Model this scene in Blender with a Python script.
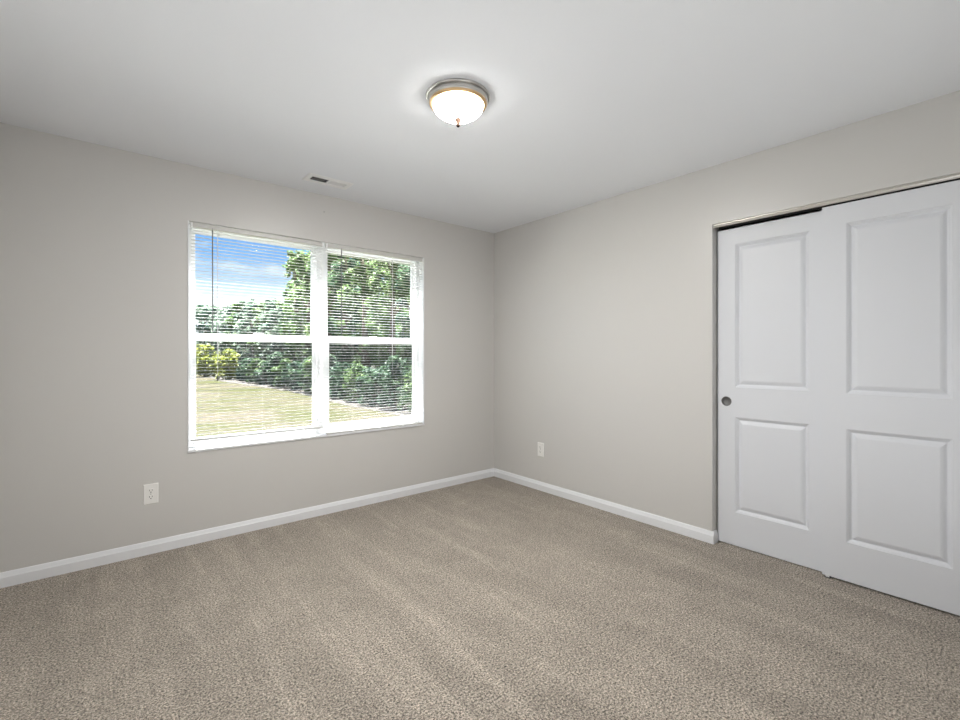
import bpy, bmesh, math, random
import numpy as np
from mathutils import Vector, Matrix

for o in list(bpy.data.objects):
    bpy.data.objects.remove(o)
SC = bpy.context.scene
COL = SC.collection

# ------------------------------------------------------------------ camera
CAM_Z = 1.2245
FWD = Vector((0.6382, 0.7699, 0.0)).normalized()
cam_data = bpy.data.cameras.new('camera')
cam = bpy.data.objects.new('camera', cam_data)
COL.objects.link(cam)
cam.location = (0, 0, CAM_Z)
cam.rotation_euler = (math.pi / 2, 0, math.atan2(-FWD.x, FWD.y))
cam_data.sensor_fit = 'HORIZONTAL'
cam_data.sensor_width = 36.0
cam_data.lens = 457.0 / 960.0 * 36.0
cam_data.shift_x = 0.0
cam_data.shift_y = (354.1 - 360.0) / 960.0      # the horizon lies a little above the middle
cam_data.clip_start = 0.02
cam_data.clip_end = 600
SC.camera = cam

# ------------------------------------------------------------------ view
SC.view_settings.view_transform = 'Standard'
SC.view_settings.look = 'None'
SC.view_settings.exposure = 0.15
SC.view_settings.gamma = 1.0
SC.view_settings.use_curve_mapping = False

# ------------------------------------------------------------------ sky
SKY_STRENGTH = 1.12
world = bpy.data.worlds.new('sky')
SC.world = world
world.use_nodes = True
wn, wl = world.node_tree.nodes, world.node_tree.links
wn.clear()
w_out = wn.new('ShaderNodeOutputWorld')
w_bg = wn.new('ShaderNodeBackground')
w_bg.inputs['Strength'].default_value = SKY_STRENGTH
w_tc = wn.new('ShaderNodeTexCoord')
w_sep = wn.new('ShaderNodeSeparateXYZ')
wl.new(w_tc.outputs['Generated'], w_sep.inputs[0])
w_grad = wn.new('ShaderNodeValToRGB')
cr = w_grad.color_ramp
cr.elements[0].position = 0.0
cr.elements[0].color = (0.85, 0.90, 0.98, 1)
cr.elements[1].position = 1.0
cr.elements[1].color = (0.08, 0.20, 0.52, 1)
e = cr.elements.new(0.11); e.color = (0.72, 0.85, 1.0, 1)
e = cr.elements.new(0.19); e.color = (0.24, 0.48, 0.90, 1)
e = cr.elements.new(0.34); e.color = (0.11, 0.30, 0.74, 1)
wl.new(w_sep.outputs['Z'], w_grad.inputs[0])
w_map = wn.new('ShaderNodeMapping')
w_map.inputs['Scale'].default_value = (1.0, 1.0, 3.2)
w_map.inputs['Location'].default_value = (0.35, 0.1, 0.0)
wl.new(w_tc.outputs['Generated'], w_map.inputs[0])
w_noise = wn.new('ShaderNodeTexNoise')
w_noise.inputs['Scale'].default_value = 3.4
w_noise.inputs['Detail'].default_value = 8
w_noise.inputs['Roughness'].default_value = 0.6
wl.new(w_map.outputs[0], w_noise.inputs['Vector'])
w_cl = wn.new('ShaderNodeValToRGB')
w_cl.color_ramp.elements[0].position = 0.50
w_cl.color_ramp.elements[0].color = (0, 0, 0, 1)
w_cl.color_ramp.elements[1].position = 0.66
w_cl.color_ramp.elements[1].color = (1, 1, 1, 1)
wl.new(w_noise.outputs['Fac'], w_cl.inputs[0])
w_mix = wn.new('ShaderNodeMixRGB')
w_mix.inputs['Color2'].default_value = (1.05, 1.05, 1.06, 1)
wl.new(w_cl.outputs['Color'], w_mix.inputs['Fac'])
wl.new(w_grad.outputs['Color'], w_mix.inputs['Color1'])
wl.new(w_mix.outputs['Color'], w_bg.inputs['Color'])
wl.new(w_bg.outputs[0], w_out.inputs[0])

# ------------------------------------------------------------------ sun and large lights
def area(name, loc, target, sx, sy, power, color=(1, 1, 1)):
    d = bpy.data.lights.new(name, 'AREA')
    d.shape = 'RECTANGLE'
    d.size, d.size_y = sx, sy
    d.energy = power
    d.color = color
    o = bpy.data.objects.new(name, d)
    o.location = loc
    o.rotation_euler = (Vector(target) - Vector(loc)).to_track_quat('-Z', 'Y').to_euler()
    COL.objects.link(o)
    return o

sd = bpy.data.lights.new('sun', 'SUN')
SUN_STRENGTH = 64.0
sd.energy = SUN_STRENGTH
sd.angle = math.radians(0.6)
sd.color = (1.0, 0.985, 0.955)
sun = bpy.data.objects.new('sun', sd)
sun.location = (2, 13, 33)
sun.rotation_euler = Vector((-0.04, -0.345, -0.88)).to_track_quat('-Z', 'Y').to_euler()
COL.objects.link(sun)

UP_POWER = 12.0          # added fill light out of view, aimed up at the ceiling
SIDE_POWER = 4.0           # second added fill light, unseen by the left wall
LAMP_STRENGTH = 860.0      # the ceiling lamp's glass
area('added_up_fill', (0.75, 0.22, 0.12), (0.75, 0.221, 2.44), 1.8, 0.5, UP_POWER, (0.93, 0.97, 1.0))
area('added_side_fill', (-0.43, 1.3, 1.25), (3.0, 1.3, 1.25), 0.9, 1.3, SIDE_POWER, (0.95, 0.98, 1.0))

# ------------------------------------------------------------------ materials
def nt(name):
    m = bpy.data.materials.new(name)
    m.use_nodes = True
    return m, m.node_tree.nodes, m.node_tree.links, m.node_tree.nodes['Principled BSDF']

def plain(name, color, rough=0.5, metal=0.0, spec=0.5, bump=0.0, bscale=60.0, var=0.0):
    m, n, l, b = nt(name)
    b.inputs['Base Color'].default_value = (*color, 1)
    b.inputs['Roughness'].default_value = rough
    b.inputs['Metallic'].default_value = metal
    b.inputs['Specular IOR Level'].default_value = spec
    tc = n.new('ShaderNodeTexCoord')
    no = n.new('ShaderNodeTexNoise')
    no.inputs['Scale'].default_value = bscale
    no.inputs['Detail'].default_value = 4
    l.new(tc.outputs['Object'], no.inputs['Vector'])
    if bump:
        bp = n.new('ShaderNodeBump')
        bp.inputs['Strength'].default_value = bump
        bp.inputs['Distance'].default_value = 0.002
        l.new(no.outputs['Fac'], bp.inputs['Height'])
        l.new(bp.outputs[0], b.inputs['Normal'])
    if var:
        mp = n.new('ShaderNodeMapRange')
        mp.inputs['To Min'].default_value = 1 - var
        mp.inputs['To Max'].default_value = 1 + var
        l.new(no.outputs['Fac'], mp.inputs['Value'])
        mx = n.new('ShaderNodeMixRGB')
        mx.blend_type = 'MULTIPLY'
        mx.inputs['Fac'].default_value = 1
        mx.inputs['Color1'].default_value = (*color, 1)
        l.new(mp.outputs[0], mx.inputs['Color2'])
        l.new(mx.outputs[0], b.inputs['Base Color'])
    return m

M = {}
M['wall'] = plain('warm_grey_wall_paint', (0.625, 0.612, 0.59), 0.36, spec=0.5, bump=0.12, bscale=140)
M['ceiling'] = plain('flat_ceiling_paint', (0.875, 0.893, 0.925), 0.85, spec=0.2, bump=0.15, bscale=90)
M['trim'] = plain('white_trim_paint', (0.80, 0.81, 0.83), 0.38, spec=0.4)
M['door'] = plain('white_door_paint', (0.715, 0.73, 0.765), 0.42, spec=0.4, bump=0.10, bscale=220)
M['vinyl'] = plain('white_vinyl', (0.85, 0.86, 0.87), 0.35, spec=0.45)
def mat_slat():
    m, n, l, b = nt('white_translucent_slat')
    out = n['Material Output']
    b.inputs['Base Color'].default_value = (0.87, 0.875, 0.88, 1)
    b.inputs['Roughness'].default_value = 0.38
    tl = n.new('ShaderNodeBsdfTranslucent'); tl.inputs['Color'].default_value = (0.85, 0.85, 0.84, 1)
    mx = n.new('ShaderNodeMixShader'); mx.inputs[0].default_value = 0.15
    l.new(b.outputs[0], mx.inputs[1]); l.new(tl.outputs[0], mx.inputs[2]); l.new(mx.outputs[0], out.inputs[0])
    return m
M['slat'] = mat_slat()
M['headrail'] = plain('headrail_enamel', (0.62, 0.61, 0.59), 0.35, spec=0.4)
M['cord'] = plain('white_cord', (0.8, 0.8, 0.82), 0.8)
M['wand'] = plain('smoky_clear_wand', (0.20, 0.21, 0.22), 0.15, spec=0.6)
M['tassel'] = plain('dark_tassel', (0.10, 0.10, 0.11), 0.4)
M['plate'] = plain('outlet_plastic', (0.88, 0.87, 0.845), 0.35)
M['slot'] = plain('dark_slot', (0.02, 0.02, 0.02), 0.8)
M['nickel'] = plain('brushed_nickel', (0.60, 0.59, 0.57), 0.32, metal=1.0, bump=0.05, bscale=300)
M['amber_glow'] = plain('amber_glow_metal', (0.70, 0.48, 0.27), 0.30, metal=1.0)
M['pull'] = plain('dull_grey_pull', (0.20, 0.20, 0.20), 0.55, metal=0.5, spec=0.3)
M['bronze'] = plain('dark_bronze', (0.007, 0.0032, 0.0014), 0.7, spec=0.05)
M['steel'] = plain('dull_steel', (0.36, 0.36, 0.36), 0.38, metal=1.0)
M['track'] = plain('track_metal', (0.66, 0.64, 0.60), 0.36, metal=1.0)
M['vent'] = plain('vent_enamel', (0.92, 0.92, 0.92), 0.4)
M['duct_shade'] = plain('dark_duct_shade', (0.03, 0.03, 0.03), 0.9)
M['exterior'] = plain('pale_siding', (0.6, 0.6, 0.58), 0.8)
M['rubber_gap_shade'] = plain('dark_guide_gap_shade', (0.03, 0.03, 0.03), 0.6)

def mat_glass():
    m, n, l, b = nt('window_glass')
    n.remove(b)
    out = n['Material Output']
    tr = n.new('ShaderNodeBsdfTransparent')
    tr.inputs[0].default_value = (0.97, 0.985, 0.98, 1)
    gl = n.new('ShaderNodeBsdfGlossy')
    gl.inputs['Roughness'].default_value = 0.02
    fr = n.new('ShaderNodeFresnel'); fr.inputs[0].default_value = 1.06
    mx = n.new('ShaderNodeMixShader')
    # reflect at the front face of the pane only, so that no ray is trapped inside it
    ge = n.new('ShaderNodeNewGeometry')
    iv = n.new('ShaderNodeMath'); iv.operation = 'SUBTRACT'; iv.inputs[0].default_value = 1.0
    l.new(ge.outputs['Backfacing'], iv.inputs[1])
    mu = n.new('ShaderNodeMath'); mu.operation = 'MULTIPLY'
    l.new(fr.outputs[0], mu.inputs[0]); l.new(iv.outputs[0], mu.inputs[1])
    l.new(mu.outputs[0], mx.inputs[0]); l.new(tr.outputs[0], mx.inputs[1]); l.new(gl.outputs[0], mx.inputs[2])
    l.new(mx.outputs[0], out.inputs[0])
    return m
M['glass'] = mat_glass()

def mat_screen():
    m, n, l, b = nt('insect_screen_mesh')
    out = n['Material Output']
    b.inputs['Base Color'].default_value = (0.05, 0.05, 0.055, 1)
    b.inputs['Roughness'].default_value = 0.8
    tr = n.new('ShaderNodeBsdfTransparent')
    mx = n.new('ShaderNodeMixShader'); mx.inputs[0].default_value = 0.22
    l.new(tr.outputs[0], mx.inputs[1]); l.new(b.outputs[0], mx.inputs[2]); l.new(mx.outputs[0], out.inputs[0])
    return m
M['screen'] = mat_screen()

def mat_lampglass(name, strength):
    m, n, l, b = nt(name)
    b.inputs['Base Color'].default_value = (0.9, 0.86, 0.8, 1)
    b.inputs['Roughness'].default_value = 0.3
    b.inputs['Emission Color'].default_value = (1.0, 0.982, 0.955, 1)
    b.inputs['Emission Strength'].default_value = strength
    return m
M['lamp'] = mat_lampglass('lit_frosted_glass', 0.022 * LAMP_STRENGTH)      # the dome towards its rim
M['lamp_hot'] = mat_lampglass('lit_frosted_glass_over_bulbs', LAMP_STRENGTH)

def mat_carpet():
    m, n, l, b = nt('beige_cut_pile_carpet')
    b.inputs['Roughness'].default_value = 0.95
    b.inputs['Specular IOR Level'].default_value = 0.1
    b.inputs['Sheen Weight'].default_value = 0.15
    tc = n.new('ShaderNodeTexCoord')
    def noise(scale, detail, rough, vec=None, dist=0.0):
        t = n.new('ShaderNodeTexNoise')
        t.inputs['Scale'].default_value = scale
        t.inputs['Detail'].default_value = detail
        t.inputs['Roughness'].default_value = rough
        t.inputs['Distortion'].default_value = dist
        l.new(vec if vec else tc.outputs['Object'], t.inputs['Vector'])
        return t.outputs['Fac']
    def rng(v, a, bb, lo, hi):
        t = n.new('ShaderNodeMapRange')
        t.inputs['From Min'].default_value = a; t.inputs['From Max'].default_value = bb
        t.inputs['To Min'].default_value = lo; t.inputs['To Max'].default_value = hi
        l.new(v, t.inputs['Value'])
        return t.outputs[0]
    def mul(a, bb):
        t = n.new('ShaderNodeMath'); t.operation = 'MULTIPLY'
        l.new(a, t.inputs[0]); l.new(bb, t.inputs[1])
        return t.outputs[0]
    tuft = noise(125, 3, 0.75)
    fine = noise(260, 2, 0.6)
    clump = noise(38, 3, 0.6, dist=0.6)
    mott = noise(5.5, 4, 0.6, dist=0.8)
    # vacuum lanes: pile combed one way or the other, long along Y, narrow along X
    mp = n.new('ShaderNodeMapping')
    mp.inputs['Rotation'].default_value = (0, 0, math.radians(16))
    mp.inputs['Scale'].default_value = (4.6, 0.65, 1)
    l.new(tc.outputs['Object'], mp.inputs[0])
    lane = noise(1.0, 3, 0.55, mp.outputs[0], 0.7)
    mp2 = n.new('ShaderNodeMapping')
    mp2.inputs['Scale'].default_value = (11.0, 0.9, 1)
    l.new(tc.outputs['Object'], mp2.inputs[0])
    streak = noise(1.0, 2, 0.5, mp2.outputs[0], 0.5)          # narrow combed streaks left by the vacuum
    f = mul(rng(tuft, 0.34, 0.66, 0.05, 1.85), rng(fine, 0.3, 0.7, 0.72, 1.28))
    f = mul(f, rng(noise(210, 2, 0.7), 0.36, 0.52, 0.45, 1.06))
    f = mul(f, rng(streak, 0.54, 0.68, 0.98, 1.13))
    f = mul(f, rng(clump, 0.3, 0.7, 0.88, 1.12))
    f = mul(f, rng(mott, 0.35, 0.65, 0.93, 1.07))
    f = mul(f, rng(lane, 0.40, 0.60, 0.945, 1.055))
    mx = n.new('ShaderNodeMixRGB'); mx.blend_type = 'MULTIPLY'; mx.inputs['Fac'].default_value = 1
    mx.inputs['Color1'].default_value = (0.385, 0.337, 0.283, 1)
    l.new(f, mx.inputs['Color2'])
    l.new(mx.outputs[0], b.inputs['Base Color'])
    bp = n.new('ShaderNodeBump')
    bp.inputs['Strength'].default_value = 0.6
    bp.inputs['Distance'].default_value = 0.008
    l.new(tuft, bp.inputs['Height'])
    bp2 = n.new('ShaderNodeBump')
    bp2.inputs['Strength'].default_value = 0.5
    bp2.inputs['Distance'].default_value = 0.02
    l.new(clump, bp2.inputs['Height'])
    l.new(bp.outputs[0], bp2.inputs['Normal'])
    l.new(bp2.outputs[0], b.inputs['Normal'])
    return m
M['carpet'] = mat_carpet()

def mat_lawn():
    m, n, l, b = nt('mown_lawn')
    b.inputs['Roughness'].default_value = 0.95
    b.inputs['Specular IOR Level'].default_value = 0.1
    tc = n.new('ShaderNodeTexCoord')
    n1 = n.new('ShaderNodeTexNoise'); n1.inputs['Scale'].default_value = 0.16; n1.inputs['Detail'].default_value = 6
    l.new(tc.outputs['Object'], n1.inputs['Vector'])
    r = n.new('ShaderNodeValToRGB')
    r.color_ramp.elements[0].position = 0.40; r.color_ramp.elements[0].color = (0.0400, 0.0420, 0.0140, 1)
    r.color_ramp.elements[1].position = 0.60; r.color_ramp.elements[1].color = (0.0640, 0.0560, 0.0380, 1)
    l.new(n1.outputs['Fac'], r.inputs[0])
    n2 = n.new('ShaderNodeTexNoise'); n2.inputs['Scale'].default_value = 2.5; n2.inputs['Detail'].default_value = 5
    l.new(tc.outputs['Object'], n2.inputs['Vector'])
    mp = n.new('ShaderNodeMapRange'); mp.inputs['To Min'].default_value = 0.75; mp.inputs['To Max'].default_value = 1.2
    l.new(n2.outputs['Fac'], mp.inputs['Value'])
    mx = n.new('ShaderNodeMixRGB'); mx.blend_type = 'MULTIPLY'; mx.inputs['Fac'].default_value = 1
    l.new(r.outputs[0], mx.inputs['Color1']); l.new(mp.outputs[0], mx.inputs['Color2'])
    l.new(mx.outputs[0], b.inputs['Base Color'])
    return m
M['lawn'] = mat_lawn()
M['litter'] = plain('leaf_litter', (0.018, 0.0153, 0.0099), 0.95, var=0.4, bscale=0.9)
M['soil'] = plain('dry_bare_soil', (0.0535, 0.0464, 0.0393), 0.95, var=0.25, bscale=0.7)

def mat_leaf(name, c1, c2, transl=0.35):
    m, n, l, b = nt(name)
    out = n['Material Output']
    b.inputs['Roughness'].default_value = 0.55
    b.inputs['Specular IOR Level'].default_value = 0.25
    tc = n.new('ShaderNodeTexCoord')
    no = n.new('ShaderNodeTexNoise'); no.inputs['Scale'].default_value = 0.9; no.inputs['Detail'].default_value = 5
    l.new(tc.outputs['Object'], no.inputs['Vector'])
    r = n.new('ShaderNodeValToRGB')
    r.color_ramp.elements[0].position = 0.34; r.color_ramp.elements[0].color = (*c1, 1)
    r.color_ramp.elements[1].position = 0.66; r.color_ramp.elements[1].color = (*c2, 1)
    l.new(no.outputs['Fac'], r.inputs[0])
    l.new(r.outputs[0], b.inputs['Base Color'])
    tl = n.new('ShaderNodeBsdfTranslucent')
    l.new(r.outputs[0], tl.inputs['Color'])
    mx = n.new('ShaderNodeMixShader'); mx.inputs[0].default_value = transl
    l.new(b.outputs[0], mx.inputs[1]); l.new(tl.outputs[0], mx.inputs[2]); l.new(mx.outputs[0], out.inputs[0])
    return m
M['leaf_mid'] = mat_leaf('mid_green_leaves', (0.0496, 0.1095, 0.0437), (0.2186, 0.306, 0.1241))
M['leaf_haze'] = mat_leaf('haze_tinted_leaves', (0.095, 0.1603, 0.1312), (0.2769, 0.3498, 0.2552))  # distance haze is put into these pale bluish leaf colours
M['leaf_yellow'] = mat_leaf('yellow_green_leaves', (0.1603, 0.2186, 0.0366), (0.4372, 0.4517, 0.1166), 0.45)
M['leaf_dark'] = mat_leaf('dark_green_leaves', (0.0321, 0.0729, 0.0554), (0.1241, 0.204, 0.1095))
M['bark'] = plain('grey_bark', (0.16, 0.13, 0.10), 0.9, var=0.4, bscale=3)

# ------------------------------------------------------------------ mesh helpers
class MB:
    """collects shapes in place coordinates; build() links them as ONE mesh object"""
    def __init__(s):
        s.v, s.f, s.sm = [], [], []
    def face(s, pts, smooth=False):
        i = len(s.v); s.v += [tuple(p) for p in pts]
        s.f.append(list(range(i, i + len(pts)))); s.sm.append(smooth)
    def add(s, verts, faces, smooth=False):
        i = len(s.v); s.v += [tuple(p) for p in verts]
        for f in faces:
            s.f.append([i + k for k in f]); s.sm.append(smooth)
    def box(s, x0, x1, y0, y1, z0, z1):
        v = [(x, y, z) for z in (z0, z1) for y in (y0, y1) for x in (x0, x1)]
        s.add(v, [(0, 2, 3, 1), (4, 5, 7, 6), (0, 1, 5, 4), (2, 6, 7, 3), (0, 4, 6, 2), (1, 3, 7, 5)])
        return s
    def bevbox(s, x0, x1, y0, y1, z0, z1, b=0.002, seg=2):
        bm = bmesh.new()
        bmesh.ops.create_cube(bm, size=1)
        for v in bm.verts:
            v.co = Vector(((x0 + x1) / 2 + v.co.x * (x1 - x0), (y0 + y1) / 2 + v.co.y * (y1 - y0), (z0 + z1) / 2 + v.co.z * (z1 - z0)))
        bmesh.ops.bevel(bm, geom=bm.edges[:], offset=b, segments=seg, affect='EDGES', profile=0.5)
        bm.verts.index_update()
        s.add([v.co[:] for v in bm.verts], [[v.index for v in f.verts] for f in bm.faces])
        bm.free()
        return s
    def sweep(s, prof, p0, p1, uaxis, vaxis, closed=True, caps=True, smooth=False):
        """profile [(u,v)] carried from p0 to p1"""
        p0, p1, ua, va = Vector(p0), Vector(p1), Vector(uaxis), Vector(vaxis)
        n = len(prof)
        vs = [p0 + ua * u + va * v for u, v in prof] + [p1 + ua * u + va * v for u, v in prof]
        fs = [(i, (i + 1) % n, n + (i + 1) % n, n + i) for i in range(n if closed else n - 1)]
        s.add(vs, fs, smooth)
        if caps:
            s.add(vs[:n][::-1], [tuple(range(n))]); s.add(vs[n:], [tuple(range(n))])
        return s
    def lathe(s, prof, c, seg=48, axis='z', smooth=True):
        """prof [(r, h)]; h runs along +axis from c"""
        c = Vector(c); rings = []
        for r, h in prof:
            ring = []
            for k in range(seg):
                a = 2 * math.pi * k / seg
                if axis == 'z': p = (r * math.cos(a), r * math.sin(a), h)
                elif axis == 'x': p = (h, r * math.cos(a), r * math.sin(a))
                else: p = (r * math.cos(a), h, r * math.sin(a))
                ring.append(c + Vector(p))
            rings.append(ring)
        vs = [p for r in rings for p in r]
        fs = []
        for j in range(len(prof) - 1):
            for k in range(seg):
                k2 = (k + 1) % seg
                fs.append((j * seg + k, j * seg + k2, (j + 1) * seg + k2, (j + 1) * seg + k))
        s.add(vs, fs, smooth)
        return s
    def tube(s, pts, radii, seg=10, caps=True):
        pts = [Vector(p) for p in pts]
        if not isinstance(radii, (list, tuple)): radii = [radii] * len(pts)
        rings = []
        for i, p in enumerate(pts):
            d = (pts[min(i + 1, len(pts) - 1)] - pts[max(i - 1, 0)]).normalized()
            a = d.cross(Vector((0.31, 0.95, 0.05))).normalized(); b2 = d.cross(a)
            rings.append([p + (a * math.cos(2 * math.pi * k / seg) + b2 * math.sin(2 * math.pi * k / seg)) * radii[i] for k in range(seg)])
        vs = [p for r in rings for p in r]
        fs = [(j * seg + k, j * seg + (k + 1) % seg, (j + 1) * seg + (k + 1) % seg, (j + 1) * seg + k) for j in range(len(pts) - 1) for k in range(seg)]
        s.add(vs, fs, True)
        if caps:
            s.add(rings[0][::-1], [tuple(range(seg))]); s.add(rings[-1], [tuple(range(seg))])
        return s
    def build(s, name, mat, parent=None, recalc=True):
        off = Vector((0, 0, 0))
        p = parent
        while p is not None:
            off += p.location; p = p.parent
        me = bpy.data.meshes.new(name)
        me.from_pydata([(x - off.x, y - off.y, z - off.z) for x, y, z in s.v], [], s.f)
        me.polygons.foreach_set('use_smooth', s.sm)
        if recalc:
            bm = bmesh.new(); bm.from_mesh(me)
            bmesh.ops.remove_doubles(bm, verts=bm.verts, dist=1e-5)
            bmesh.ops.recalc_face_normals(bm, faces=bm.faces)
            bm.to_mesh(me); bm.free()
        me.materials.append(M[mat] if isinstance(mat, str) else mat)
        me.update()
        o = bpy.data.objects.new(name, me)
        COL.objects.link(o)
        if parent is not None: o.parent = parent
        return o

def tag(o, label=None, cat=None, group=None, kind=None):
    if label: o['label'] = label
    if cat: o['category'] = cat
    if group: o['group'] = group
    if kind: o['kind'] = kind
    return o

def thing(name, loc, label, cat, group=None, kind=None):
    o = bpy.data.objects.new(name, None)
    o.empty_display_size = 0.1
    o.location = loc
    COL.objects.link(o)
    return tag(o, label, cat, group, kind)

def struct(name, mb, mat, label=None):
    o = mb.build(name, mat)
    o['kind'] = 'structure'
    if label: o['label'] = label
    return o

# ------------------------------------------------------------------ room shell
XL, XR, YR, YW, H = -0.45, 3.045, -0.10, 3.452, 2.44
WX0, WX1, WZ0, WZ1 = 0.427, 2.214, 0.597, 2.082      # window opening
CY0, CY1, CZ = 0.118, 1.318, 2.063                    # closet opening in the right wall
WT = 0.16

struct('floor', MB().box(-1.4, 3.95, -1.55, YW + WT, -0.20, 0.0), 'carpet', 'beige cut-pile carpet floor with vacuum marks')
struct('ceiling', MB().box(-1.4, 3.95, -1.55, YW + WT, H, H + 0.18), 'ceiling', 'flat white ceiling')
w = MB()
w.box(-1.4, WX0, YW, YW + WT, -0.2, H); w.box(WX1, 3.95, YW, YW + WT, -0.2, H)
w.box(WX0, WX1, YW, YW + WT, -0.2, WZ0); w.box(WX0, WX1, YW, YW + WT, WZ1, H)
struct('wall_window', w, 'wall', 'warm grey wall around the double window')
w = MB()
w.box(XR, XR + 0.115, CY1, YW, 0, H); w.box(XR, XR + 0.115, CY0, CY1, CZ, H); w.box(XR, XR + 0.115, YR - 0.12, CY0, 0, H)
struct('wall_right', w, 'wall', 'warm grey wall with the closet opening')
w = MB().box(XL - 0.12, XL, YR - 0.12, YW, 0, H)
struct('wall_left', w, 'wall')
w = MB()
w.box(XL, -0.40, YR - 0.12, YR, 0, H); w.box(0.40, XR, YR - 0.12, YR, 0, H); w.box(-0.40, 0.40, YR - 0.12, YR, 2.05, H)
struct('wall_rear', w, 'wall')
w = MB()
w.box(-1.4, -1.28, -1.55, YR - 0.12, 0, H); w.box(1.5, 1.62, -1.55, YR - 0.12, 0, H); w.box(-1.28, 1.5, -1.55, -1.43, 0, H)
struct('wall_hall', w, 'wall')
w = MB()
w.box(3.80, 3.92, -0.10, 1.60, 0, H); w.box(XR + 0.115, 3.80, 1.48, 1.60, 0, H); w.box(XR + 0.115, 3.80, -0.22, -0.10, 0, H)
struct('wall_closet', w, 'wall')

# baseboards: flat board with an eased, sloped top
BP = [(0, 0), (0.0140, 0), (0.0140, 0.051), (0.0130, 0.0535), (0.0105, 0.057), (0.0085, 0.064), (0.0055, 0.073), (0.0035, 0.0765), (0, 0.078)]
ZA = (0, 0, 1)
def board(name, p0, p1, out, label=None):
    struct(name, MB().sweep(BP, p0, p1, out, ZA), 'trim', label)
board('baseboard_window', (XL, YW, 0), (XR, YW, 0), (0, -1, 0), 'white baseboard along the window wall')
b = MB().sweep(BP, (XR, YW - 0.0135, 0), (XR, CY1 - 0.0135, 0), (-1, 0, 0), ZA)
b.sweep(BP, (XR, CY1, 0), (XR + 0.055, CY1, 0), (0, -1, 0), ZA)
struct('baseboard_right', b, 'trim', 'white baseboard from the corner to the closet')
board('baseboard_left', (XL, YR, 0), (XL, YW - 0.0135, 0), (1, 0, 0))
board('baseboard_rear', (0.40, YR, 0), (XR, YR, 0), (0, 1, 0))

# ------------------------------------------------------------------ windows: a twin pair of white single-hung units
j = MB()                                               # thin white liner of the opening, its edge showing round it
LT, LP = 0.006, 0.0035
j.box(WX0, WX0 + LT, YW - LP, YW + 0.105, WZ0, WZ1); j.box(WX1 - LT, WX1, YW - LP, YW + 0.105, WZ0, WZ1)
j.box(WX0 + LT, WX1 - LT, YW + 0.022, YW + 0.105, WZ1 - 0.008, WZ1)
j.bevbox(WX0 - 0.002, WX1 + 0.002, YW - 0.010, YW + 0.105, WZ0 - 0.006, WZ0 + 0.010, 0.003)
struct('trim_1', j, 'trim', 'white liner and stool of the window opening')

def window(name, x0, x1, label):
    y0 = YW + 0.075
    z0, z1 = WZ0 + 0.010, WZ1 - 0.008
    t = thing(name, ((x0 + x1) / 2, y0 + 0.04, z0), label, 'window', kind='structure')
    FW = 0.028
    f = MB()
    for a, bb, c, d in ((x0, x0 + FW, z0, z1), (x1 - FW, x1, z0, z1), (x0 + FW, x1 - FW, z0, z0 + 0.026), (x0 + FW, x1 - FW, z1 - 0.022, z1)):
        f.bevbox(a, bb, y0, y0 + 0.078, c, d, 0.002)
    f.build('window_frame', 'vinyl', t)
    zm = 1.337
    def sash(nm, za, zb, ya, rail_lo, rail_hi, stile=0.028):
        g = MB()
        xa, xb = x0 + FW - 0.004, x1 - FW + 0.004
        g.bevbox(xa, xa + stile, ya, ya + 0.026, za, zb, 0.003); g.bevbox(xb - stile, xb, ya, ya + 0.026, za, zb, 0.003)
        g.bevbox(xa + stile - 0.001, xb - stile + 0.001, ya, ya + 0.026, za, za + rail_lo, 0.003)
        g.bevbox(xa + stile - 0.001, xb - stile + 0.001, ya, ya + 0.026, zb - rail_hi, zb, 0.003)
        s = g.build(nm, 'vinyl', t)
        MB().box(xa + stile - 0.004, xb - stile + 0.004, ya + 0.011, ya + 0.015, za + rail_lo - 0.004, zb - rail_hi + 0.004).build('glass_pane', 'glass', s)
        return s
    sash('upper_sash', zm - 0.024, z1 - 0.020, y0 + 0.042, 0.045, 0.020)
    ls = sash('lower_sash', z0 + 0.024, zm + 0.026, y0 + 0.010, 0.038, 0.050)
    lk = MB().bevbox((x0 + x1) / 2 - 0.03, (x0 + x1) / 2 + 0.03, y0 + 0.012, y0 + 0.034, zm + 0.026, zm + 0.036, 0.003)
    lk.build('sash_lock', 'vinyl', ls)
    MB().box(x0 + FW, x1 - FW, y0 + 0.070, y0 + 0.071, z0 + 0.026, zm).build('insect_screen', 'screen', t)
WMID = 1.322
window('window_1', WX0 + LT, WMID - 0.012, 'left white vinyl window with lawn and sky behind it')
window('window_2', WMID + 0.012, WX1 - LT, 'right white vinyl window with tall trees filling it')
struct('trim_2', MB().bevbox(WMID - 0.012, WMID + 0.012, YW + 0.070, YW + 0.150, WZ0 + 0.01, WZ1 - 0.008, 0.002), 'vinyl', 'white mullion between the two windows')

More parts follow.
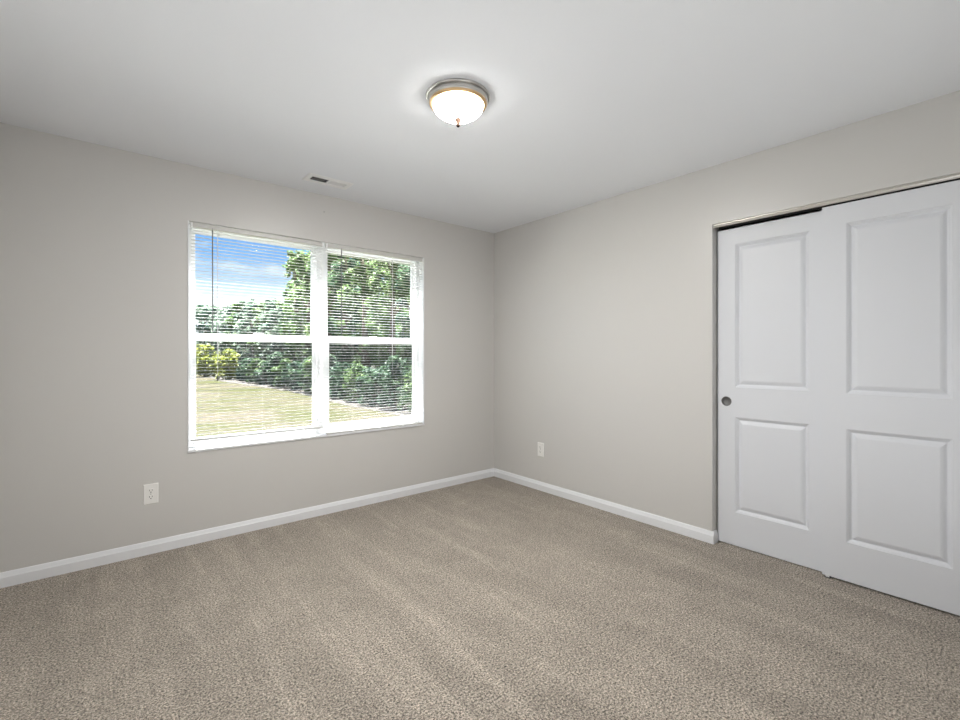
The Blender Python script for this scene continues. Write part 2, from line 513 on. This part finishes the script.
# ------------------------------------------------------------------ mini blinds
BY = YW + 0.002                                       # slat centre plane
def blind(x0, x1, zbot, wand_x, cord_x, ladders, tilt, label):
    ztop = WZ1 - 0.010
    t = thing('mini_blind', ((x0 + x1) / 2, BY, ztop), label, 'blind', 'mini blinds in the window')
    h = MB()                                          # channel headrail with rolled lips
    pr = [(-0.0130, 0), (-0.0130, -0.025), (-0.0115, -0.0262), (0.0115, -0.0262), (0.0130, -0.025), (0.0130, 0), (0.0115, 0.0), (0.0115, -0.0235), (-0.0115, -0.0235), (-0.0115, 0)]
    h.sweep(pr, (x0 + 0.002, BY, ztop), (x1 - 0.002, BY, ztop), (0, 1, 0), ZA)
    h.build('headrail', 'headrail', t)
    for xa in (x0, x1 - 0.012):
        c = MB().bevbox(xa, xa + 0.012, BY - 0.0155, BY + 0.0145, ztop - 0.029, ztop + 0.001, 0.0015)
        c.build('end_bracket', 'slat', t)
    s = MB()
    pitch, W, n = 0.0217, 0.0250, 5
    z = zbot + 0.020
    k = 0
    while z < ztop - 0.036:
        tl = math.radians(tilt(z))
        ct, st = math.cos(tl), math.sin(tl)
        top, bot = [], []
        for i in range(n):
            u = -1 + 2 * i / (n - 1)
            a, cr_ = u * W / 2, 0.0016 * (1 - u * u)
            top.append((a * ct - cr_ * st, a * st + cr_ * ct))
            bot.append((a * ct - (cr_ - 0.0004) * st, a * st + (cr_ - 0.0004) * ct))
        s.sweep(top + bot[::-1], (x0 + 0.005, BY, z), (x1 - 0.005, BY, z), (0, 1, 0), ZA)
        z += pitch
        k += 1
    s.build('slats', 'slat', t)
    MB().bevbox(x0 + 0.004, x1 - 0.004, BY - 0.0125, BY + 0.0125, zbot, zbot + 0.011, 0.003).build('bottom_rail', 'headrail', t)
    for lx in ladders:
        c = MB()
        for yy in (BY - 0.0132, BY + 0.0132):
            c.tube([(lx, yy, ztop - 0.026), (lx, yy, zbot + 0.004)], 0.00022, 6)
        c.build('ladder_cord', 'cord', t)
        MB().bevbox(lx - 0.011, lx + 0.011, BY - 0.0145, BY + 0.0145, zbot - 0.0015, zbot + 0.0075, 0.002).build('cord_button', 'slat', t)
    wd = MB().tube([(wand_x, BY - 0.020, ztop - 0.034), (wand_x, BY - 0.021, ztop - 0.10), (wand_x + 0.001, BY - 0.021, 1.375)], 0.0036, 6)
    wo = wd.build('tilt_wand', 'wand', t)
    MB().tube([(wand_x, BY - 0.012, ztop - 0.020), (wand_x, BY - 0.020, ztop - 0.022), (wand_x, BY - 0.020, ztop - 0.036)], 0.0018, 6).build('wand_hook', 'steel', wo)
    co = MB()
    for dx in (-0.0015, 0.0015):
        co.tube([(cord_x + dx, BY - 0.016, ztop - 0.026), (cord_x + dx, BY - 0.017, 1.40), (cord_x, BY - 0.017, 1.085)], 0.0010, 6)
    cord = co.build('lift_cord', 'cord', t)
    MB().lathe([(0.0, 0.040), (0.0022, 0.039), (0.0042, 0.010), (0.0044, 0.002), (0.0, 0.0)], (cord_x, BY - 0.017, 1.047), 12).build('tassel', 'tassel', cord)
    return t
blind(0.441, 1.306, 0.661, 0.563, 0.593, (0.602, 0.877, 1.154), lambda z: 0.0, 'left white mini blind, hanging short of the window stool')
blind(1.324, 2.201, 0.608, 1.443, 1.890, (1.546, 1.774, 1.996), lambda z: 0.0, 'right white mini blind, lowered fully onto the window stool')

# ------------------------------------------------------------------ closet doors
def door(name, xf, ya, yb, z0, z1, pull, label):
    """two-panel moulded slab; face at x=xf looking to -x; ya<yb"""
    T = 0.034
    t = thing(name, (xf + T / 2, (ya + yb) / 2, z0), label, 'door', kind='structure')
    d = MB()
    P = [(ya + 0.108, yb - 0.108, 0.218, 0.824), (ya + 0.108, yb - 0.108, 1.014, 1.926)]
    def q(y0, y1, za, zb, x=xf): d.face([(x, y0, za), (x, y0, zb), (x, y1, zb), (x, y1, za)])
    pl, pr = P[0][0], P[0][1]
    q(ya, pl, z0, z1)
    PR, PZ, PYc = 0.0285, 0.921, yb - 0.055
    if pull:                                           # the stile with a round hole for the pull
        A = 0.045
        q(pr, yb, z0, PZ - A); q(pr, yb, PZ + A, z1); q(pr, PYc - A, PZ - A, PZ + A); q(PYc + A, yb, PZ - A, PZ + A)
        N = 40
        def sq(a):
            c, s_ = math.cos(a), math.sin(a); m_ = max(abs(c), abs(s_)); return (c / m_ * A, s_ / m_ * A)
        for k in range(N):
            a0, a1 = 2 * math.pi * (k + .5) / N - math.pi / 4 - math.pi / N, 2 * math.pi * (k + 1.5) / N - math.pi / 4 - math.pi / N
            s0, s1 = sq(a0), sq(a1)
            d.face([(xf, PYc + PR * math.cos(a0), PZ + PR * math.sin(a0)), (xf, PYc + s0[0], PZ + s0[1]), (xf, PYc + s1[0], PZ + s1[1]), (xf, PYc + PR * math.cos(a1), PZ + PR * math.sin(a1))])
    else:
        q(pr, yb, z0, z1)
    q(pl, pr, z0, P[0][2]); q(pl, pr, P[0][3], P[1][2]); q(pl, pr, P[1][3], z1)
    prof = [(0, 0), (0.002, 0.003), (0.008, 0.0060), (0.0155, 0.0145), (0.0185, 0.0160), (0.0215, 0.0156), (0.032, 0.0085), (0.042, 0.0045), (0.046, 0.0040)]
    for a, bb, c, e_ in P:
        for (i0, h0), (i1, h1) in zip(prof, prof[1:]):
            o = [(a + i0, c + i0), (bb - i0, c + i0), (bb - i0, e_ - i0), (a + i0, e_ - i0)]
            n_ = [(a + i1, c + i1), (bb - i1, c + i1), (bb - i1, e_ - i1), (a + i1, e_ - i1)]
            for k in range(4):
                k2 = (k + 1) % 4
                d.face([(xf + h0, *o[k]), (xf + h0, *o[k2]), (xf + h1, *n_[k2]), (xf + h1, *n_[k])])
        i1, h1 = prof[-1]
        q(a + i1, bb - i1, c + i1, e_ - i1, xf + h1)
    xb = xf + T
    d.face([(xb, ya, z0), (xb, yb, z0), (xb, yb, z1), (xb, ya, z1)])
    d.face([(xf, ya, z0), (xb, ya, z0), (xb, ya, z1), (xf, ya, z1)]); d.face([(xf, yb, z0), (xf, yb, z1), (xb, yb, z1), (xb, yb, z0)])
    d.face([(xf, ya, z1), (xb, ya, z1), (xb, yb, z1), (xf, yb, z1)]); d.face([(xf, ya, z0), (xf, yb, z0), (xb, yb, z0), (xb, ya, z0)])
    d.build('door_slab', 'door', t)
    if pull:
        MB().lathe([(PR + 0.0025, 0.0), (PR + 0.002, -0.0018), (PR - 0.001, -0.002), (PR - 0.003, 0.0), (PR - 0.004, 0.010), (PR - 0.006, 0.0125), (0.0, 0.013)],
                   (xf, PYc, PZ), 40, 'x').build('finger_pull', 'pull', t)
    return t
door('door_1', 3.067, 0.126, 0.738, 0.010, 2.033, False, 'white two-panel sliding closet door in front, nearest the camera')
door('door_2', 3.107, 0.700, 1.311, 0.006, 2.026, True, 'white two-panel sliding closet door behind, with a round pull')

# track: rolled metal fascia under the header and two channels
tk = thing('closet_track', (3.08, (CY0 + CY1) / 2, CZ), 'long metal sliding door track under the closet header', 'track')
fp = [(3.0595, 2.0560), (3.0585, 2.0545), (3.0595, 2.0520), (3.0615, 2.0490), (3.0605, 2.0440), (3.0625, 2.0415), (3.0655, 2.0415), (3.0655, 2.0430), (3.0635, 2.0440), (3.0635, 2.061), (3.150, 2.061), (3.150, 2.063), (3.0615, 2.063), (3.0615, 2.0575)]
MB().sweep([(a, c) for a, c in fp], (0, CY0, 0), (0, CY1 - 0.001, 0), (1, 0, 0), ZA).build('fascia', 'track', tk)
for xc in (3.085, 3.125):
    MB().box(xc - 0.004, xc + 0.004, CY0 + 0.01, CY1 - 0.01, 2.045, 2.061).build('roller_channel', 'rubber_gap_shade', tk)  # near-black colour paints the shade of the track gap onto the channels

fg = thing('floor_guide', (3.10, 0.722, 0.0), 'small floor guide in the carpet where the closet doors overlap', 'guide')
MB().bevbox(3.060, 3.150, 0.700, 0.726, 0.0, 0.0045, 0.001).build('guide_base', 'rubber_gap_shade', fg)
for xc in (3.0635, 3.1042):
    MB().bevbox(xc - 0.0018, xc + 0.0018, 0.704, 0.722, 0.003, 0.020, 0.0006).build('guide_fin', 'vinyl', fg)

# ------------------------------------------------------------------ ceiling light
LX, LY = 1.300, 1.730
cl = thing('ceiling_light', (LX, LY, H), 'lit flush-mount ceiling light with frosted dome and nickel rim', 'ceiling light')
C0 = (LX, LY, H)
MB().lathe([(0.0, 0.0), (0.150, 0.0), (0.153, -0.004), (0.151, -0.009), (0.1455, -0.0125), (0.1435, -0.010), (0.1425, -0.003), (0.1410, -0.003), (0.1405, -0.014), (0.141, -0.022), (0.139, -0.030), (0.134, -0.034), (0.130, -0.033), (0.129, -0.012), (0.0, -0.010)], C0, 72).build('mounting_pan', 'nickel', cl)
MB().lathe([(0.1365, -0.0315), (0.1365, -0.0355), (0.133, -0.0400), (0.125, -0.0430), (0.1195, -0.0420), (0.1195, -0.036), (0.1285, -0.0315)], C0, 72).build('retaining_ring', 'amber_glow', cl)  # amber metal colour stands in for the warm glow at the glass edge
dome = [(0.1185, -0.030), (0.1195, -0.040)]
for k in range(1, 61):
    a = math.pi / 2 * k / 60
    dome.append((0.1195 * math.cos(a) ** 1.04 if k < 60 else 0.001, -0.040 - 0.064 * math.sin(a)))
gd = MB().lathe(dome, C0, 64).build('glass_dome', 'lamp', cl)
gd.data.materials.append(M['lamp_hot'])
for p in gd.data.polygons:
    if -0.1018 < p.center.z < -0.0905: p.material_index = 1
MB().lathe([(0.0, -0.102), (0.013, -0.103), (0.0175, -0.107), (0.0165, -0.112), (0.0140, -0.117), (0.0115, -0.122), (0.0105, -0.127), (0.0100, -0.133), (0.0055, -0.141), (0.0, -0.1435)], C0, 24).build('finial', 'bronze', cl)

# ------------------------------------------------------------------ ceiling vent
VX0, VX1, VY0, VY1 = 1.072, 1.388, 3.078, 3.232
vt = thing('ceiling_vent', ((VX0 + VX1) / 2, (VY0 + VY1) / 2, H), 'white ceiling air register with two louver banks above the window', 'vent')
f = MB()
ox0, ox1, oy0, oy1 = VX0 + 0.034, VX1 - 0.034, VY0 + 0.040, VY1 - 0.040
D = 0.007
outer = [(VX0, VY0), (VX1, VY0), (VX1, VY1), (VX0, VY1)]
mid = [(VX0 + 0.010, VY0 + 0.010), (VX1 - 0.010, VY0 + 0.010), (VX1 - 0.010, VY1 - 0.010), (VX0 + 0.010, VY1 - 0.010)]
inn = [(ox0, oy0), (ox1, oy0), (ox1, oy1), (ox0, oy1)]
for A_, za, B_, zb in ((inn, H - 0.0025, outer, H - 0.0025), (outer, H - 0.0025, outer, H - 0.004), (outer, H - 0.004, mid, H - D), (mid, H - D, inn, H - D), (inn, H - D, inn, H - 0.0005)):
    for k in range(4):
        k2 = (k + 1) % 4
        f.face([(*A_[k], za), (*A_[k2], za), (*B_[k2], zb), (*B_[k], zb)])
xm = (ox0 + ox1) / 2
f.box(xm - 0.006, xm + 0.006, oy0, oy1, H - D, H - 0.001)
f.build('register_frame', 'vent', vt)
MB().box(ox0, ox1, oy0, oy1, H - 0.0012, H - 0.0004).build('duct_shade_sheet', 'duct_shade', vt)  # thin dark sheet standing in for the shade behind the louvers
for side, (xa, xb) in ((-1, (ox0, xm - 0.006)), (1, (xm + 0.006, ox1))):
    lv = MB(); N = 10
    for k in range(N):
        xc = xa + (k + 0.5) * (xb - xa) / N
        dx, dz = 0.0034 * side, 0.0027
        a = Vector((xc - dx, 0, H - 0.0040 + dz)); c = Vector((xc + dx, 0, H - 0.0040 - dz))
        pv = [(a.x, a.z), (c.x, c.z), (c.x + 0.0006, c.z + 0.0004), (a.x + 0.0006, a.z + 0.0004)]
        lv.sweep(pv, (0, oy0, 0), (0, oy1, 0), (1, 0, 0), ZA)
    lv.build('louver_bank', 'vent', vt)

# ------------------------------------------------------------------ outlets
def outlet(origin, uax, nrm, label):
    """cover plate on a wall; uax = to the right along the wall, nrm = into the room"""
    o = Vector(origin); u = Vector(uax); nn = Vector(nrm); z = Vector((0, 0, 1))
    t = thing('wall_outlet', origin, label, 'outlet', 'duplex wall outlets')
    def slab(mb, a0, a1, c0, c1, h0, h1, ins):
        lo = [(a0, c0), (a1, c0), (a1, c1), (a0, c1)]
        hi = [(a0 + ins, c0 + ins), (a1 - ins, c0 + ins), (a1 - ins, c1 - ins), (a0 + ins, c1 - ins)]
        L = [o + u * a + z * c + nn * h0 for a, c in lo]; Hh = [o + u * a + z * c + nn * h1 for a, c in hi]
        mb.add(L + Hh, [(4, 5, 6, 7), (3, 2, 1, 0)] + [(k, (k + 1) % 4, 4 + (k + 1) % 4, 4 + k) for k in range(4)])
    m = MB(); slab(m, -0.0385, 0.0385, -0.0615, 0.0615, 0.0, 0.0055, 0.0035); m.build('cover_plate', 'plate', t)
    for cz in (0.0195, -0.0195):
        r = MB(); pts = []
        for k in range(28):
            a = 2 * math.pi * k / 28
            pts.append((0.0172 * math.cos(a), max(-0.0135, min(0.0135, 0.0172 * math.sin(a)))))
        L = [o + u * a + z * (c + cz) + nn * 0.005 for a, c in pts]; Hh = [o + u * a + z * (c + cz) + nn * 0.0078 for a, c in pts]
        r.add(L + Hh, [tuple(range(28, 56))] + [(k, (k + 1) % 28, 28 + (k + 1) % 28, 28 + k) for k in range(28)])
        ro = r.build('receptacle', 'plate', t)
        for (a, wd, c0, c1) in ((-0.0068, 0.0026, -0.0010, 0.0085), (0.0068, 0.0026, 0.0005, 0.0080), (0.0, 0.0050, -0.0105, -0.0050)):
            s_ = MB(); slab(s_, a - wd / 2, a + wd / 2, cz + c0, cz + c1, 0.0074, 0.0082, 0.0)
            s_.build('slot', 'slot', ro)
    s_ = MB(); slab(s_, -0.003, 0.003, -0.003, 0.003, 0.005, 0.0066, 0.0008); s_.build('screw', 'steel', t)
    return t
outlet((0.2345, YW, 0.3665), (1, 0, 0), (0, -1, 0), 'white duplex outlet below and left of the window')
outlet((XR, 2.8155, 0.3665), (0, -1, 0), (-1, 0, 0), 'white duplex outlet on the right wall near the corner')

sc = thing('wall_screw', (1.312, YW, 2.311), 'tiny dark screw left in the wall above the window', 'screw')
MB().lathe([(0.0, -0.006), (0.0035, -0.0055), (0.0045, -0.004), (0.0020, -0.002), (0.0018, 0.0)], (1.312, YW, 2.311), 12, 'y').build('screw_head', 'steel', sc)

# ------------------------------------------------------------------ outside
GZ = -2.9
struct('ground', MB().box(-150, 200, YW + 2.0, 330, GZ - 0.3, GZ), 'lawn', 'sunny mown lawn with dry patches')
rnd = random.Random(4)
edge = [(17.4 + rnd.uniform(-0.5, 0.5), y) for y in (20, 25, 30, 35, 41, 47, 53, 60, 68, 77, 88, 100, 112)]
wid = [1.6, 1.7, 1.9, 1.9, 1.6, 1.5, 1.8, 2.2, 2.8, 3.2, 3.0, 2.4, 1.5]
s = MB()
for (p, wa), (q_, wb) in zip(zip(edge, wid), list(zip(edge, wid))[1:]):
    s.face([(p[0] - wa, p[1], GZ + 0.02), (q_[0] - wb, q_[1], GZ + 0.02), (q_[0] + 1.2, q_[1], GZ + 0.02), (p[0] + 1.2, p[1], GZ + 0.02)])
struct('ground_edge', s, 'soil', 'pale bare strip between lawn and woods')

s = MB()
for (p, q_) in zip(edge, edge[1:]):
    s.face([(p[0] + 1.2, p[1], GZ + 0.02), (q_[0] + 1.2, q_[1], GZ + 0.02), (190, q_[1] + 60, GZ + 0.02), (190, p[1] - 20, GZ + 0.02)])
s.face([(18.5, 112, GZ + 0.02), (-30, 135, GZ + 0.02), (-30, 320, GZ + 0.02), (190, 320, GZ + 0.02), (190, 172, GZ + 0.02)])
struct('ground_woodland', s, 'litter', 'dark leaf litter under the trees')

def proj_x(x, y):
    d = 0.6382 * x + 0.7699 * y
    return 480 + 457 * (0.7699 * x - 0.6382 * y) / d, d

def foliage(seed, cx, cy, zlo, zhi, rad, n, leaf, lobes=60):
    """leaf blades spread over the lobes of a crown"""
    r = np.random.RandomState(seed)
    hz = (zhi - zlo)
    L = []
    for k in range(lobes):
        u = r.rand()
        z = zlo + hz * (0.06 + 0.88 * u)
        env = rad * (1.0 if u < 0.6 else 1.0 - 1.9 * (u - 0.6))
        a = r.rand() * 2 * math.pi
        lr = rad * (0.15 + 0.22 * r.rand() ** 1.5)
        q = min(env * math.sqrt(r.rand()), rad - lr * 1.05)
        L.append((cx + q * math.cos(a), cy + q * math.sin(a), z, lr))
    L = np.array(L)
    idx = r.randint(0, lobes, n)
    d = r.normal(size=(n, 3)); d /= np.linalg.norm(d, axis=1)[:, None]
    rr = L[idx, 3] * (0.35 + 0.8 * r.rand(n))
    c = L[idx, :3] + d * rr[:, None] * np.array([1, 1, 0.8])
    c[:, 2] = np.clip(c[:, 2], zlo - 0.3, zhi)
    t = r.normal(size=(n, 3)); t /= np.linalg.norm(t, axis=1)[:, None]
    nn = d * 0.8 + r.normal(size=(n, 3)) * 0.6 + np.array([0, 0, 0.35]); nn /= np.linalg.norm(nn, axis=1)[:, None]
    a = np.cross(t, nn); a /= np.linalg.norm(a, axis=1)[:, None]
    b_ = np.cross(nn, a)
    sz = leaf * (0.6 + 0.8 * r.rand(n))[:, None]
    base = c - a * sz * 0.5
    tip = c + a * sz * 0.5 - nn * sz * 0.12
    l_ = c - b_ * sz * 0.28 + nn * sz * 0.05
    r_ = c + b_ * sz * 0.28 + nn * sz * 0.05
    V = np.stack([base, l_, tip, r_], 1).reshape(-1, 3)
    return V, L

def leaf_obj(V, mat, parent):
    n = len(V) // 4
    me = bpy.data.meshes.new('foliage')
    V = V - np.array(parent.location)
    me.vertices.add(4 * n); me.vertices.foreach_set('co', V.astype(np.float32).ravel())
    me.loops.add(4 * n); me.loops.foreach_set('vertex_index', np.arange(4 * n, dtype=np.int32))
    me.polygons.add(n); me.polygons.foreach_set('loop_start', np.arange(0, 4 * n, 4, dtype=np.int32))
    me.update(calc_edges=True)
    me.materials.append(M[mat])
    o = bpy.data.objects.new('foliage', me); COL.objects.link(o); o.parent = parent
    return o

def tree(seed, x, y, h, rad, n, leaf, mat, label, name='tree', low=0.3, group=None):
    t = thing(name, (x, y, GZ), label, 'tree', group)
    V, L = foliage(seed, x, y, GZ + low, GZ + h, rad, n, leaf)
    leaf_obj(V, mat, t)
    tr = MB()
    r = random.Random(seed)
    tr.tube([(x, y, GZ), (x + r.uniform(-.1, .1), y, GZ + h * 0.35), (x + r.uniform(-.3, .3), y + r.uniform(-.3, .3), GZ + h * 0.8)], [0.024 * h, 0.017 * h, 0.004 * h], 8)
    for k in range(0, len(L), 5):
        lx, ly, lz, _ = L[k]
        z0 = max(GZ + h * 0.15, lz - rad * 0.7)
        z0 = min(z0, GZ + h * 0.72)
        tr.tube([(x, y, z0), ((x + lx) / 2, (y + ly) / 2, (z0 + lz) / 2 + 0.1), (lx, ly, lz)], [0.008 * h, 0.005 * h, 0.002 * h], 5)
    tr.build('trunk', 'bark', t)
    return t

def sky_y(px):
    return 300 if px < 292 else (244 if px < 316 else 222)

for r_, (x0, y0, y1, rad) in enumerate(((21.9, 28.5, 124, 2.75), (27.9, 39, 136, 3.0), (34.4, 52, 152, 3.2))):
    y, k = y0, 0
    while y < y1:
        x = x0 + rnd.uniform(-0.25, 0.25)
        px, d = proj_x(x, y)
        h = CAM_Z + (354 - sky_y(px)) / 457 * d - GZ + rnd.uniform(-1.0, 0.8) - (0, 0.8, 1.2)[r_]
        if px > 318:
            mt = ('leaf_mid', 'leaf_dark', 'leaf_mid')[(k + r_) % 3]
            lab = ('tall leafy green tree at the wood edge, seen through the right window', 'tall tree in the second row of the wood, behind the right window', 'tall tree deep in the wood, behind the right window')[r_]
        elif px > 293:
            mt = 'leaf_mid'
            lab = ('tall edge-of-wood tree rising above its neighbours beside the left window mullion', 'tall second-row tree rising beside the left window mullion', 'tall tree deep in the wood, beside the left window mullion')[r_]
        else:
            mt = ('leaf_haze', 'leaf_mid', 'leaf_haze')[(k + r_) % 3]
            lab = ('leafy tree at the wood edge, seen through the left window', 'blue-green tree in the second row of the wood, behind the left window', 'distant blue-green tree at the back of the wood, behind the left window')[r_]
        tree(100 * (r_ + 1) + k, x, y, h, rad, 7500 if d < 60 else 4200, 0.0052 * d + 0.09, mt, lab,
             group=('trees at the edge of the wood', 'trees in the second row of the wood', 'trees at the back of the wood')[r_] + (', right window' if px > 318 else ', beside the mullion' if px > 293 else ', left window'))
        y += 2 * rad + 0.25 + (0.5 if d > 70 else 0.0); k += 1
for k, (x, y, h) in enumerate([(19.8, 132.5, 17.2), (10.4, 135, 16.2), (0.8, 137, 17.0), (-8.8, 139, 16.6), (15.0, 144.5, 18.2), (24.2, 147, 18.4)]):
    tree(500 + k, x, y, h, 4.5, 4200, 0.72, 'leaf_haze', 'broad hazy blue-green tree closing the far end of the lawn, left window', group='trees closing the far end of the lawn')
shr = [(14.6, 96, 6.0, 2.6, 'leaf_yellow', 'bright yellow-green shrub at the far end of the lawn', None),
       (15.9, 83, 5.2, 2.0, 'leaf_yellow', 'yellow-green shrub halfway along the wood edge, left window', None)]
y, k = 27.5, 0
while y < 78:
    px, d = proj_x(17.3, y)
    side = 'right window' if px > 318 else 'left window'
    shr.append((17.3 + rnd.uniform(-0.15, 0.15), y, rnd.uniform(3.2, 4.6), 1.55, ('leaf_mid', 'leaf_dark', 'leaf_dark')[k % 3],
                'green undergrowth shrub at the foot of the trees, seen through the ' + side, 'undergrowth shrubs, ' + side))
    y += 3.3 + (0.6 if y > 50 else 0); k += 1
for k, (x, y, h, rad, mt, lab, grp) in enumerate(shr):
    d = proj_x(x, y)[1]
    tree(600 + k, x, y, h, rad, 2200, 0.005 * d + 0.06, mt, lab, 'shrub', 0.0, grp)
for o in bpy.data.objects:
    if o.name.startswith('shrub'): o['category'] = 'shrub'
